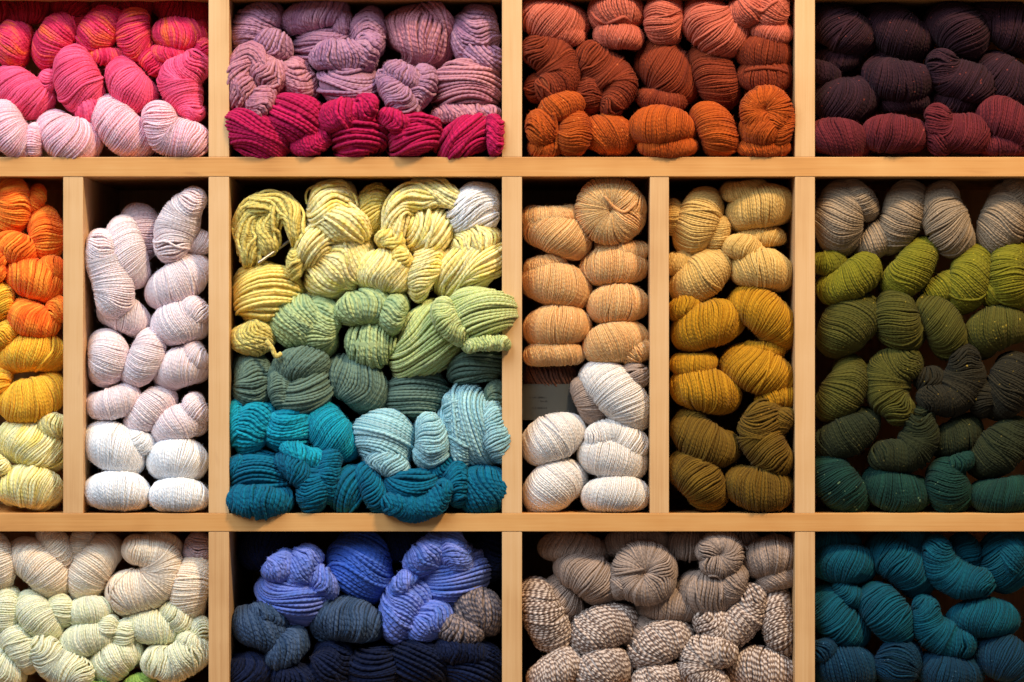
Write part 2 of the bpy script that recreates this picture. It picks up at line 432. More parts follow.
COUNT = [0]
ORD = ['leftmost', 'second from left', 'third from left', 'fourth from left', 'fifth from left', 'sixth from left', 'seventh from left']
LABELS = {}
def row(colour, where, mat, pitch, items, dz=0, mess=1.0, noun='skein', group=None):
    """items: (description, [lobes], optional dict(label, ties, dz, mat))"""
    vis = [it for it in items if not (len(it) > 2 and it[2].get('label'))]
    n = len(vis); j = 0
    for it in items:
        opt = it[2] if len(it) > 2 else {}
        COUNT[0] += 1
        rng = np.random.default_rng(1000 + COUNT[0])
        acc = Acc(); push = float(rng.uniform(-5, 4))
        for lb in it[1]:
            build_lobe(acc, lb, opt.get('pitch', pitch), rng, dz + push + opt.get('dz', 0), opt.get('mess', mess))
        m = opt.get('mat', mat)
        if opt.get('label'): lab = opt['label']
        else:
            o_ = ORD[j] if j < n - 1 or n == 1 else 'rightmost'
            if n == 1: o_ = ''
            lab = f"{it[0]} {colour} {noun}, {o_ + ' ' if o_ else ''}{where}".replace(', in', ' in') if not o_ else f"{it[0]} {colour} {noun}, {o_} {where}"
            j += 1
        lab = ' '.join(lab.split())
        if len(lab.split()) > 16 or len(lab.split()) < 4: print('LABEL LENGTH', len(lab.split()), lab)
        if lab in LABELS: print('DUPLICATE LABEL', lab)
        LABELS[lab] = 1
        me = acc.mesh('yarn_skein', m)
        # keep the origin at the skein itself
        n_v = len(me.vertices); co = np.empty(n_v * 3, np.float32); me.vertices.foreach_get('co', co)
        co = co.reshape(-1, 3); c0 = (co.min(0) + co.max(0)) / 2; c0[2] = co[:, 2].min()
        ties = opt.get('ties', [])
        if ties:
            V = [Vector(v) for v in co.tolist()]
            F = np.concatenate(acc.f).tolist()
            tree = BVHTree.FromPolygons(V, F)
        me.vertices.foreach_set('co', (co - c0).ravel()); me.update()
        o = link('yarn_skein', me); o.location = c0.tolist()
        tag(o, lab, 'yarn skein', group or f'{colour} {noun}s {where}')
        cam = Vector((0, -CAM_D, 0))
        for (nm, pts, rad, tm, *loose) in ties:
            w = []
            for (x, y) in pts:
                d = (Vector(world(x, y, 0)) - cam).normalized()
                hit = tree.ray_cast(cam, d)[0]
                if hit is None or loose: hit = Vector(world(x, y, loose[0] if loose else w[-1][1] if w else 5))
                elif True: hit = hit - d * rad * 0.6 * MM
                w.append([hit.x / MM, hit.y / MM, hit.z / MM])
            t = link(nm, strand_mesh(nm, w, rad, tm or m), None)
            t.parent = o; t.location = (-c0).tolist()
# ------------------------------------------------------------------ yarn colours
Y = yarn_material
crimson = Y('crimson', (122, 6, 22), (164, 16, 36), vary=.15)
pinkvar = Y('raspberry_orange', (192, 26, 74), (222, 56, 98), (236, 104, 62), style='var')
hotpink = Y('hot_pink', (218, 58, 102), (232, 98, 138))
palepink = Y('pale_pink', (240, 166, 184), (248, 196, 206), vary=.08)
mauve = Y('mauve', (152, 106, 140), (172, 127, 144), amp=.5, ply=5.6)
mauverose = Y('rosy_mauve', (172, 108, 130), (190, 134, 140), amp=.5, ply=5.6)
magenta = Y('magenta', (160, 12, 66), (186, 24, 82), amp=.5, ply=5.6)
salmon = Y('salmon_brown', (176, 84, 64), (194, 104, 80), fleck=(235, 160, 130))
rust = Y('dark_rust', (110, 39, 19), (133, 55, 26), fleck=(210, 110, 60))
orange = Y('burnt_orange', (158, 66, 12), (176, 80, 20), fleck=(245, 150, 70))
plum = Y('dark_plum', (36, 15, 26), (52, 26, 34), fleck=(150, 70, 60), vary=.15)
maroon = Y('maroon', (80, 22, 31), (101, 33, 38), fleck=(170, 80, 70))
orangevar = Y('orange_yellow', (234, 92, 22), (244, 122, 36), (248, 158, 56), style='var')
gold = Y('golden_yellow', (240, 160, 32), (250, 188, 62))
lemon = Y('pale_lemon', (240, 220, 124), (248, 234, 164), (250, 240, 180), style='var', vary=.08)
blush = Y('blush_white', (234, 208, 212), (243, 224, 226), vary=.06)
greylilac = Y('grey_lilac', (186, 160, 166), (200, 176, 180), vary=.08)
white = Y('white', (250, 250, 252), (246, 246, 248), vary=.05)
yellow = Y('butter_yellow', (240, 216, 128), (250, 232, 166), (248, 220, 112), style='var', amp=.5, ply=6, vary=.1)
deepyellow = Y('warm_yellow', (240, 212, 106), (248, 222, 134), amp=.5, ply=6)
oliveyellow = Y('green_yellow', (206, 188, 98), (222, 202, 118), amp=.5, ply=6)
sage = Y('sage_green', (140, 172, 134), (182, 194, 128), amp=.5, ply=5.6)
palegreen = Y('pale_moss', (172, 190, 122), (196, 206, 140), amp=.5, ply=5.6)
greygreen = Y('grey_green', (84, 110, 100), (104, 126, 110), amp=.5, ply=5.6)
teal = Y('turquoise', (0, 130, 158), (20, 154, 176), amp=.5, ply=5.6)
iceblue = Y('ice_blue', (130, 182, 194), (160, 202, 208), amp=.5, ply=5.6)
petrol = Y('petrol_blue', (0, 83, 114), (1, 104, 133), amp=.5, ply=5.6)
tan = Y('tan', (208, 152, 94), (224, 174, 118), fleck=(250, 225, 190), vary=.08)
offwhite = Y('off_white', (222, 212, 204), (234, 226, 218), fleck=(190, 150, 120), vary=.08)
cocoa = Y('dark_cocoa', (74, 44, 32), (92, 58, 40))
ochre = Y('ochre', (194, 156, 82), (210, 174, 104), fleck=(240, 215, 150), vary=.1)
mustard = Y('mustard', (160, 112, 12), (180, 130, 24), fleck=(236, 190, 60), vary=.12)
bronze = Y('bronze_olive', (91, 66, 14), (110, 84, 22), fleck=(200, 150, 60), vary=.13)
taupe = Y('taupe', (122, 110, 94), (160, 138, 110), fleck=(215, 190, 160), vary=.12)
lime = Y('lime_olive', (103, 101, 14), (121, 115, 27), fleck=(215, 190, 50), vary=.12)
olive = Y('olive', (67, 67, 18), (79, 75, 26), fleck=(190, 165, 60), vary=.13)
darkbrown = Y('dark_brown', (32, 30, 20), (43, 39, 25), fleck=(190, 160, 60), vary=.15)
forest = Y('dark_forest', (29, 36, 18), (41, 46, 24), fleck=(130, 120, 60), vary=.15)
pine = Y('pine_teal', (10, 42, 38), (20, 58, 48), fleck=(120, 150, 110), vary=.13)
cream = Y('cream', (244, 216, 188), (248, 230, 208), vary=.07)
limecream = Y('pale_lime_cream', (222, 226, 182), (240, 236, 204), vary=.08)
brightlime = Y('bright_lime', (126, 160, 72), (146, 176, 88))
peri = Y('periwinkle', (78, 114, 202), (124, 136, 210), amp=.5, ply=5.6)
cobalt = Y('cobalt', (36, 80, 176), (70, 102, 190), amp=.5, ply=5.6)
slate = Y('slate_blue', (40, 65, 96), (66, 85, 113), amp=.5, ply=5.6)
marlgrey = Y('grey_marl', (88, 84, 94), (146, 130, 126), style='marl', amp=.5, ply=6)
navy = Y('navy', (7, 17, 45), (12, 25, 57), amp=.55, ply=5.5, vary=.15)
greybrown = Y('grey_brown', (136, 120, 110), (168, 148, 134), fleck=(215, 195, 175), vary=.12)
tweed = Y('brown_white_marl', (116, 96, 86), (208, 192, 180), style='marl', amp=.4, ply=5.6)
deepteal = Y('deep_teal', (0, 63, 82), (3, 80, 98), vary=.14)
navyteal = Y('navy_teal', (6, 42, 64), (12, 56, 80), fleck=(90, 130, 160), vary=.14)
paper = None

def tie(pts, rad=1.5, mat=None, name='tie'): return (name, pts, rad, mat)
def bunch(txt): return {'label': txt}

# ------------------------------------------------------------------ top left: pink cubby
row('crimson', 'in the back row of the pink cubby', crimson, 2.7, [
  ('deep', [B(-2, 8, 20, 15, 20)]), ('deep', [B(28, 11, 28, 16, 12)]), ('deep', [B(71, 6, 24, 14, -5), B(82, 22, 10, 9, 40, dz=-3)]),
  ('deep', [B(108, 4, 20, 13, 0)]), ('deep', [B(136, 3, 22, 14, 10)]), ('brighter', [B(181, 7, 33, 18, -18), B(196, 28, 14, 9, 20, dz=-5)])], dz=-14)
row('raspberry', 'in the upper row of the pink cubby', pinkvar, 2.8, [
  ('upright', [B(15, 43, 26, 19, 80, tilt=-14)]),
  ('curved orange-streaked', [B(57, 40, 33, 19, 62, 6, tilt=-10)]),
  ('leaning orange-streaked', [B(101, 30, 31, 19, 52, tilt=12), B(106, 56, 18, 9, -4, dz=-6)]),
  ('narrow upright', [B(136, 34, 31, 17, 98, 5, tilt=10), B(150, 60, 20, 10, -50, dz=-6)]),
  ('orange-banded flat-lying', [B(180, 36, 29, 18, -8, 4, tilt=6), B(170, 54, 22, 8, -5, dz=-6), B(203, 48, 10, 8, 90, dz=-4)])], dz=-4)
row('hot pink', 'in the middle row of the pink cubby', hotpink, 2.8, [
  ('broad', [B(24, 92, 34, 23, -32, tilt=-14)]), ('tall upright', [B(80, 81, 37, 24, -72, -5, tilt=10), B(88, 108, 16, 12, 70, dz=-6)]),
  ('slanting egg-shaped', [B(131, 85, 32, 21, -52, tilt=8)]),
  ('hooked', [P([(193, 67, 17), (180, 80, 22), (186, 100, 19), (194, 112, 10)], tilt=-8)]),
  ('', [B(47, 82, 13, 9, 80, dz=-10)], bunch('small hot pink skein tip showing between the broad and the tall hot pink skeins'))], dz=6)
row('pale pink', 'in the bottom row of the pink cubby', palepink, 2.8, [
  ('half-cropped leaning', [B(12, 131, 34, 19, -58, tilt=8), B(34, 141, 18, 9, 90, dz=-8)]),
  ('plump egg-shaped', [B(69, 136, 35, 24, -20, tilt=-10)]), ('slanting', [B(123, 128, 39, 23, -44, tilt=6)]),
  ('bent heart-shaped', [P([(160, 120, 17), (168, 135, 21), (190, 140, 19)], tilt=-6)])], dz=18, mess=0.6)

# ------------------------------------------------------------------ mauve and magenta cubby
row('mauve', 'in the top row of the mauve cubby', mauve, 3.3, [
  ('rounded', [B(256, 28, 33, 21, 42, 5, tilt=14), B(270, 44, 24, 17, -25, dz=5, tilt=-14)]),
  ('long flat', [B(314, 16, 35, 16, 14, 3, tilt=-18, dz=2), L(323, 42, 32, 18, 14, -4, twist=14, dz=-5), B(342, 25, 14, 12, 75, dz=-4)]),
  ('narrow upright', [B(369, 34, 26, 18, 92, tilt=-6)]),
  ('big round rosy', [B(418, 38, 37, 28, -35, tilt=14), L(438, 18, 22, 10, -50, dz=-3)], dict(mat=mauverose)),
  ('tall horizontally wound', [B(476, 35, 32, 25, 90, tilt=-8), L(484, 56, 24, 12, -20, dz=2)])], dz=-6, mess=1.5)
row('mauve', 'in the lower row of the mauve cubby', mauve, 3.3, [
  ('knotted rosy', [PL([(238, 98, 12), (242, 70, 15), (252, 56, 13), (264, 70, 10)], twist=24, dz=2), B(243, 86, 20, 14, 110, dz=6, tilt=24),
              B(268, 72, 25, 17, -40, dz=3, tilt=20), B(260, 103, 18, 12, 58, dz=12, tilt=8)],
      dict(mat=mauverose, ties=[('loose_end', [(258, 112), (261, 118), (263, 124)], 2.3, None)])),
  ('fan-shaped rosy', [B(300, 80, 24, 17, -58, tilt=-30)], dict(mat=mauverose, dz=-4)),
  ('double-folded', [B(344, 57, 34, 17, -4, 3, tilt=8), L(348, 85, 31, 19, 0, -5, twist=5, dz=-1), B(366, 50, 18, 13, 65, dz=-2)]),
  ('knotted pretzel-like', [B(398, 94, 28, 14, -48, -3, tilt=6, dz=6), B(420, 88, 24, 14, 70, dz=0, tilt=16), B(404, 76, 22, 11, -28, dz=4, tilt=20)]),
  ('wide low', [L(468, 88, 37, 25, 8, 6, twist=8), B(466, 114, 34, 9, 2, dz=-2, tilt=6)],
      dict(mat=mauverose, ties=[('loose_end', [(478, 112), (484, 118), (490, 123), (494, 120), (491, 114), (484, 110), (480, 108)], 1.5, mauve, 4)]))], dz=12, mess=1.5)
row('magenta', 'in the bottom row of the mauve cubby', magenta, 3.3, [
  ('low spreading', [L(256, 135, 38, 23, -26, 4, twist=-10, dz=2)]),
  ('swirled', [L(296, 122, 31, 26, -25, 5, twist=22), B(312, 142, 22, 13, 20, dz=-6)]),
  ('top-knotted', [B(342, 116, 26, 16, 14, 4, tilt=10, dz=4), L(358, 138, 27, 23, 4, 6, twist=14), B(366, 108, 15, 11, 70, dz=3)]),
  ('rounded', [B(394, 121, 18, 11, -30, dz=2), L(414, 136, 29, 22, 12, 6, twist=10)]),
  ('radiating', [L(466, 139, 33, 20, 30, 5, twist=-16), B(495, 135, 22, 9, 92, dz=1)])], dz=20, mess=1.4)

# ------------------------------------------------------------------ rust cubby
row('salmon-brown', 'in the top row of the rust cubby', salmon, 2.45, [
  ('plump', [B(553, 19, 38, 25, -24, tilt=-10), B(560, 34, 26, 14, 0, dz=-6)]),
  ('yarn-tied round', [B(616, 12, 29, 22, 5, tilt=-4), B(619, 36, 25, 14, -6, tilt=4, dz=-2)],
     dict(ties=[tie([(590, 10), (597, 19), (606, 23), (616, 20), (624, 17), (632, 22)], 1.7)])),
  ('narrow upright', [B(665, 18, 30, 20, 88, 4, tilt=12)]),
  ('large slanting', [B(715, 25, 38, 27, -38, tilt=-10)]),
  ('twisted', [B(748, 8, 24, 17, 30, tilt=10), B(772, 10, 26, 19, 80, tilt=-10), B(770, 32, 22, 12, -10, dz=-5)],
     dict(ties=[tie([(744, -1), (753, 7), (762, 11), (771, 4), (778, 0)], 1.7)]))], dz=12)
row('dark rust', 'in the middle row of the rust cubby', rust, 2.45, [
  ('curled', [P([(538, 52, 16), (552, 58, 22), (561, 76, 21), (550, 88, 15)], tilt=-8), B(536, 88, 14, 12, 90, dz=-14)]),
  ('broad creased', [P([(592, 58, 17), (604, 72, 24), (618, 88, 21), (612, 104, 13)], tilt=6), B(592, 92, 24, 18, 88, tilt=-12, dz=-3)]),
  ('largest', [B(667, 73, 38, 28, -56, 3, tilt=12), B(662, 100, 26, 12, -6, dz=-2, tilt=0)]),
  ('narrow leaning', [B(713, 76, 36, 22, -62, tilt=-14)]),
  ('yarn-tied round', [B(764, 54, 28, 20, 2, 3, tilt=0), B(765, 76, 28, 18, 0, -3, tilt=0, dz=-1)],
     dict(ties=[tie([(744, 71), (755, 69), (765, 68), (776, 69), (788, 72)], 1.6)]))], dz=8)
row('burnt orange', 'in the bottom row of the rust cubby', orange, 2.45, [
  ('knotted', [B(541, 129, 19, 17, 100, tilt=-20, dz=3), B(573, 133, 25, 17, 82, tilt=8, dz=2), B(562, 107, 24, 14, 18, tilt=6), B(545, 148, 18, 10, 0, dz=-8)],
     dict(ties=[tie([(553, 112), (556, 124), (557, 138), (556, 150)], 2.0)])),
  ('darker shaded', [B(607, 136, 29, 21, -14, tilt=30)], dict(dz=-12)),
  ('kidney-shaped', [B(662, 128, 34, 20, -2, 5, tilt=-6), B(668, 147, 30, 10, 2, dz=-8)]),
  ('slanting narrow', [B(714, 130, 31, 20, -62, tilt=-16)]),
  ('large pinched round', [R(765, 111, 26, 280, tilt=3, dz=0, sweep=300), B(762, 130, 23, 18, 10, dz=2, tilt=-12), B(781, 127, 25, 12, 78, dz=-4), B(764, 148, 27, 9, 0, dz=-8)])], dz=22)

# ------------------------------------------------------------------ dark plum cubby
row('dark plum', 'in the top row of the plum cubby', plum, 2.45, [
  ('rounded', [B(843, 29, 35, 24, -28, tilt=-14), B(838, 58, 24, 14, 10, dz=-16)]),
  ('slanting', [B(898, 30, 38, 24, -36, tilt=12), B(900, 52, 26, 14, 0, dz=-16)]),
  ('broad', [B(957, 32, 36, 25, -30, tilt=-14), B(945, 16, 20, 13, 20, dz=-10)]),
  ('cropped', [B(1008, 27, 36, 25, -36, tilt=10), B(985, 14, 18, 13, 50, dz=-6)])], dz=-4)
row('dark plum', 'in the middle row of the plum cubby', plum, 2.45, [
  ('wide', [B(846, 98, 35, 24, 4, tilt=-12), B(824, 74, 18, 12, -20, dz=-10)]),
  ('long oval', [B(898, 79, 37, 22, -12, tilt=14), B(905, 102, 26, 13, 0, dz=-14)]),
  ('bent two-humped', [P([(942, 64, 15), (950, 76, 20), (974, 84, 21)], tilt=-10), B(958, 100, 28, 14, 0, dz=-14)]),
  ('cropped', [B(1008, 80, 36, 24, -32, tilt=12)])], dz=0)
row('maroon', 'in the bottom row of the plum cubby', maroon, 2.45, [
  ('half-hidden', [B(838, 140, 34, 20, -12, tilt=24)]), ('low rounded', [B(895, 135, 34, 20, -4, 3, tilt=-14)]),
  ('heart-shaped', [P([(938, 117, 13), (944, 130, 17), (968, 134, 21)], tilt=-10), B(942, 138, 18, 16, 80, dz=-2)]),
  ('slanting', [B(1010, 125, 37, 21, -36, tilt=10), B(1006, 146, 30, 12, 0, dz=-8)])], dz=18)

# ------------------------------------------------------------------ orange and yellow cubby
row('orange', 'among the upright ones at the top of the yellow cubby', orangevar, 2.7, [
  ('vivid', [B(12, 206, 29, 18, 82, tilt=-8)]), ('streaked oval', [B(45, 233, 30, 18, 96, tilt=8)]),
  ('', [B(34, 200, 16, 10, 60, dz=-14)], bunch('dark orange skein end hidden behind the two upright orange skeins'))], dz=-4)
row('orange', 'lying flat above the gold skeins', orangevar, 2.7, [
  ('small cropped', [B(-3, 272, 10, 9, 90), B(-2, 259, 10, 9, 90)]),
  ('flat', [B(15, 249, 25, 17, -18, tilt=-6)], dict(label='orange skein lying flat, topmost of the flat stack in the yellow cubby', dz=-4)),
  ('bent', [B(35, 281, 32, 20, -22, 4, tilt=6), B(53, 269, 16, 11, -20, dz=-9)], dict(label='bent orange skein streaked yellow, in the middle of the yellow cubby')),
  ('low', [B(33, 319, 28, 18, -22, tilt=-10), B(57, 309, 13, 12, 90, dz=-9)], dict(label='streaked orange skein lying directly on the gold skeins'))], dz=2)
row('gold', 'in the yellow cubby', gold, 2.7, [
  ('', [B(1, 301, 19, 14, 85)], bunch('small ochre-gold skein cropped at the left beside the bent orange skein')),
  ('', [B(3, 334, 18, 12, 40)], bunch('small gold skein cropped at the left under the ochre-gold one')),
  ('', [B(32, 355, 36, 20, 4, tilt=-14)], bunch('long gold skein lying flat, the upper of the two large gold ones')),
  ('', [B(-1, 384, 18, 13, 70, dz=-6)], bunch('deep gold skein end at the left between the two large gold skeins')),
  ('', [B(31, 397, 37, 23, 16, tilt=-8)], bunch('long deep gold skein tilted upward, directly above the lemon skeins'))], dz=3)
row('lemon', 'in the yellow cubby', lemon, 2.8, [
  ('', [B(53, 424, 18, 13, -20, dz=-8)], bunch('small pale yellow skein tucked under the tilted gold skein at the divider')),
  ('', [B(31, 446, 37, 23, -20, tilt=-8)], bunch('pale lemon skein, the upper of the two large ones in the yellow cubby')),
  ('', [B(-4, 466, 14, 11, -30, dz=-6)], bunch('greenish yellow skein end cropped at the left between the lemon skeins')),
  ('', [B(30, 488, 34, 23, -8, tilt=4)], bunch('pale lemon skein lying on the shelf board at the bottom of the yellow cubby'))], dz=6, mess=1.2)

# ------------------------------------------------------------------ blush and white cubby
W = 'the blush and white cubby'
row('blush', 'in ' + W, blush, 2.35, [
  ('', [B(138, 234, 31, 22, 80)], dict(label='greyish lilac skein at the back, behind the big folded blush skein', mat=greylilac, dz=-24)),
  ('', [B(128, 252, 38, 20, 104, tilt=14, dz=-4), P([(101, 246, 15), (103, 257, 20), (112, 280, 20), (115, 298, 20)], tilt=-10, dz=2)], bunch('big blush skein folded double against the left side of the white cubby')),
  ('', [B(124, 316, 28, 18, -24, tilt=8, dz=-9)], bunch('blush skein peeking out under the big folded blush skein')),
  ('', [P([(192, 202, 14), (184, 212, 20), (176, 230, 22), (172, 244, 18)], tilt=10), B(196, 243, 18, 13, 0, dz=-16)], bunch('topmost blush skein, upright in the upper right of the white cubby')),
  ('', [B(178, 281, 37, 22, 38, -3, tilt=-10)], bunch('long slanting blush skein below the topmost blush skein')),
  ('', [B(181, 324, 31, 23, 12, 5, tilt=8), B(194, 312, 18, 14, -50, dz=-1)], bunch('bent blush skein with a crease, under the long slanting blush one')),
  ('', [B(106, 358, 29, 21, 88, tilt=-6)], bunch('upright oval blush skein against the left divider of the white cubby')),
  ('', [B(143, 358, 32, 18, 62, -5, tilt=10)], bunch('curved blush skein standing beside the upright oval blush one')),
  ('', [B(182, 369, 30, 21, 18, 5, tilt=-10), B(196, 356, 16, 12, -60, dz=-2)], bunch('creased blush skein at the right, third up from the white skeins')),
  ('', [B(113, 401, 29, 16, 18, tilt=-6)], bunch('flat blush skein lying on the bigger white skein at the left')),
  ('', [B(150, 411, 32, 17, 44, tilt=8)], bunch('slanting blush skein in the middle, just above the white skeins')),
  ('', [B(180, 425, 30, 19, 20, 4, tilt=6), B(196, 409, 17, 13, -70, dz=-2)], bunch('hooked blush skein resting on the right-hand white skeins'))], dz=3, mess=0.6)
row('white', 'in ' + W, white, 2.35, [
  ('', [B(113, 449, 35, 25, -30, 4, tilt=10), B(138, 441, 18, 12, -20, dz=-10)], bunch('bright white skein, plump and creased, upper left of the four white ones')),
  ('', [B(177, 461, 31, 23, -3, tilt=-8)], bunch('bright white oval skein, upper right of the four white ones')),
  ('', [B(117, 492, 34, 20, -2, 3, tilt=8)], bunch('bright white skein on the shelf board, lower left of the four')),
  ('', [B(179, 496, 31, 17, 0, tilt=-8)], bunch('bright white skein on the shelf board, lower right of the four'))], dz=14, mess=0.6)

# ------------------------------------------------------------------ big yellow to teal cubby
G = 'the yellow to teal cubby'
row('yellow', 'in ' + G, yellow, 3.4, [
  ('', [PL([(250, 256, 11), (249, 236, 16), (252, 214, 14), (262, 206, 12)], twist=10), PL([(258, 206, 11), (274, 205, 14), (290, 214, 13), (297, 234, 9)], twist=14, dz=2), PL([(268, 246, 9), (266, 230, 13), (276, 212, 13)], twist=-16, dz=1)],
      dict(label='loopy greenish yellow skein at the upper left of the yellow to teal cubby', mat=oliveyellow,
           )),
  ('', [B(334, 212, 33, 27, 90, 3, tilt=10), L(340, 224, 32, 19, -14, 4, twist=24, dz=5), L(316, 246, 24, 17, 55, 4, twist=16, dz=1)],
      dict(label='tangled pale yellow skein with a loose loop over its top',
           ties=[('loose_loop', [(307, 205), (306, 194), (312, 187), (328, 185), (344, 187), (354, 195), (358, 206)], 1.3, None)])),
  ('', [B(373, 211, 28, 17, 78, 4, tilt=24)], dict(label='curly greenish yellow skein set back between two big pale yellow skeins', mat=oliveyellow, dz=-14)),
  ('', [PL([(394, 232, 11), (398, 208, 14), (416, 197, 15), (438, 193, 14), (452, 198, 10)], twist=12), L(426, 230, 27, 22, 72, -5, twist=20, dz=2)], bunch('large pale yellow skein with drooping U-shaped loops beside the white skein')),
  ('', [B(475, 211, 30, 26, 70, 3, tilt=30)], dict(label='white skein in the upper right corner of the yellow to teal cubby', mat=white, pitch=2.7, dz=8)),
  ('', [B(340, 266, 40, 27, 46, 5, tilt=8)], dict(label='fanned pale yellow skein in the middle of the second yellow row', dz=6)),
  ('', [B(385, 273, 32, 22, -3, 4, tilt=-4, mess=.7)], dict(label='round vertically wound yellow skein in the second yellow row', dz=5)),
  ('', [B(390, 240, 14, 10, -20), B(402, 256, 14, 9, -60)], dict(label='small knotted yellow skein end above the round yellow skein', dz=4, mat=deepyellow)),
  ('', [B(425, 272, 31, 14, -112, tilt=26)], dict(label='narrow braided yellow skein hanging right of the round yellow skein', dz=5)),
  ('', [L(471, 268, 43, 27, 38, 6, twist=-12, dz=1), B(476, 242, 26, 17, 20, tilt=20, dz=-4)], dict(label='large rope-like yellow skein below the white skein', dz=8)),
  ('', [L(266, 293, 36, 29, 12, 6, twist=6)], dict(label='warm yellow skein with level strands at the left below the loopy one', mat=deepyellow, dz=2)),
  ('', [B(296, 262, 17, 9, 80, tilt=20)], dict(label='small curled greenish yellow tail above the sage green skein', mat=oliveyellow, dz=-2))], dz=2, mess=1.6)
row('green', 'in ' + G, sage, 3.2, [
  ('', [B(253, 338, 23, 18, 10, tilt=14)], dict(label='olive yellow skein at the left under the warm yellow one', mat=oliveyellow,
      ties=[('loose_end', [(266, 340), (272, 348), (276, 356), (282, 353)], 2.4, None, 2)])),
  ('', [B(300, 322, 34, 30, -16, 4, tilt=24), B(322, 326, 30, 20, 88, tilt=6, dz=-2)], bunch('sage green skein left of the top-knotted one, right of the olive yellow')),
  ('', [B(366, 309, 30, 18, 2, 5, tilt=6, dz=4), L(372, 344, 25, 24, 88, 3, twist=8), B(394, 314, 21, 14, 70, tilt=-10, dz=5)], bunch('sage green skein with an arched top knot over a hanging end')),
  ('', [L(427, 341, 47, 31, 52, -4, twist=16)], dict(label='pear-shaped pale moss skein, largest of the light green row', mat=palegreen, dz=5)),
  ('', [L(480, 315, 37, 27, 8, 5, twist=-20), B(450, 322, 26, 13, -60, dz=1, tilt=10), B(486, 344, 24, 8, 4, dz=-4)], dict(label='pale moss skein spilling over the right divider of the yellow to teal cubby', mat=palegreen, dz=27)),], dz=4, mess=1.4)
row('grey-green', 'in the grey-green row', greygreen, 3.2, [
  ('smooth egg-shaped', [B(251, 381, 32, 21, 86, tilt=8)]),
  ('crossed two-lobed', [B(300, 366, 30, 18, 10, 4, tilt=-30), L(305, 392, 31, 20, 24, -5, twist=8, dz=2), B(283, 388, 25, 14, 100, dz=-2)]),
  ('rounded', [B(357, 384, 36, 25, -38, tilt=8)]),
  ('wide', [L(417, 396, 34, 26, 12, 4, twist=14)], dict(dz=-3)),
  ('narrow half-hidden', [L(478, 367, 31, 17, 12, twist=6), B(495, 396, 16, 9, 90, dz=-2)], dict(dz=-6))], dz=2, mess=1.2)
row('turquoise', 'in the turquoise row', teal, 3.2, [
  ('thin cropped', [B(236, 424, 24, 10, 94)], dict(dz=-6)),
  ('ruffled', [B(255, 428, 30, 21, 55, 4, tilt=10)]),
  ('braided', [B(287, 427, 28, 22, 40, tilt=18), B(304, 454, 27, 10, -22, dz=4, tilt=30)]),
  ('smooth egg-shaped', [B(333, 432, 35, 22, -52, tilt=6)], dict(dz=4, pitch=2.7, mess=.8))], dz=9, mess=1.3)
row('ice blue', 'in the turquoise row', iceblue, 3.2, [
  ('rounded', [L(384, 442, 33, 28, -18, 5, twist=12), B(388, 464, 24, 12, -22, dz=2, tilt=-20)]),
  ('narrow upright', [B(430, 442, 29, 17, 90, tilt=20)], dict(dz=-2)),
  ('large pear-shaped', [L(472, 428, 45, 29, -72, -5, twist=10), B(496, 432, 34, 16, -70, tilt=26, dz=-2), B(458, 432, 40, 15, 96, tilt=-20, dz=-2)])], dz=18, mess=1.3)
row('petrol blue', 'at the bottom of the yellow to teal cubby', petrol, 3.2, [
  ('wide ruffled', [L(260, 477, 34, 23, -6, 6, twist=-8), B(259, 500, 35, 18, -4, tilt=4, dz=12), B(236, 466, 14, 11, 30, dz=-4)]),
  ('knotted', [B(297, 473, 26, 13, -42, tilt=20), B(316, 488, 27, 17, 75, tilt=24, dz=2), B(330, 474, 30, 12, 84, dz=-3, tilt=10)]),
  ('braided', [L(350, 490, 27, 18, 62, twist=10), B(374, 490, 31, 14, -60, tilt=28, dz=4)]),
  ('horseshoe-shaped', [L(412, 484, 28, 17, 2, -4, twist=14, dz=4), P([(394, 504, 12), (414, 508, 15), (434, 502, 13), (444, 490, 10)], tilt=3, dz=7)]),
  ('upright-wound', [B(483, 489, 31, 25, 2, tilt=6), B(457, 484, 24, 12, 96, tilt=24, dz=1)]),
  ('', [B(443, 467, 22, 12, 35)], dict(label='dark petrol skein end behind, under the two ice blue skeins on the right', dz=-6))], dz=15, mess=1.3)

# ------------------------------------------------------------------ tan and white cubby
row('tan', 'in the tan cubby', tan, 2.35, [
  ('', [R(611, 211, 35, 355, q=.45, tilt=3, sweep=310)], dict(label='round tan skein with strands radiating from a pinch, topmost of the tan cubby',
        ties=[tie([(604, 196), (614, 207), (624, 212), (632, 207), (637, 201)], 1.5)], dz=2)),
  ('', [B(557, 235, 37, 22, -24, 3, tilt=-12), B(551, 218, 30, 14, 2, dz=-7)], bunch('plump tan skein at the upper left of the tan cubby')),
  ('', [B(614, 267, 35, 20, 4, 3, tilt=-8), B(622, 250, 28, 12, -6, dz=-9)], bunch('tan skein lying flat below the round pinched tan skein')),
  ('', [B(556, 286, 37, 23, -16, 4, tilt=8), B(546, 266, 22, 12, 10, dz=-9)], bunch('tan skein in the left stack, second of the three from top')),
  ('', [B(618, 305, 32, 20, 6, tilt=-12)], bunch('tan skein in the right stack, third from its top')),
  ('', [B(557, 327, 35, 22, 8, 3, tilt=-12), B(554, 354, 31, 13, 2, dz=-7)], bunch('double-lobed tan skein at the bottom of the left tan stack')),
  ('', [B(616, 343, 34, 21, 12, 3, tilt=10), B(636, 352, 18, 13, 20, dz=-6)], bunch('tan skein directly on top of the white skeins at the right'))], dz=1, mess=0.6)
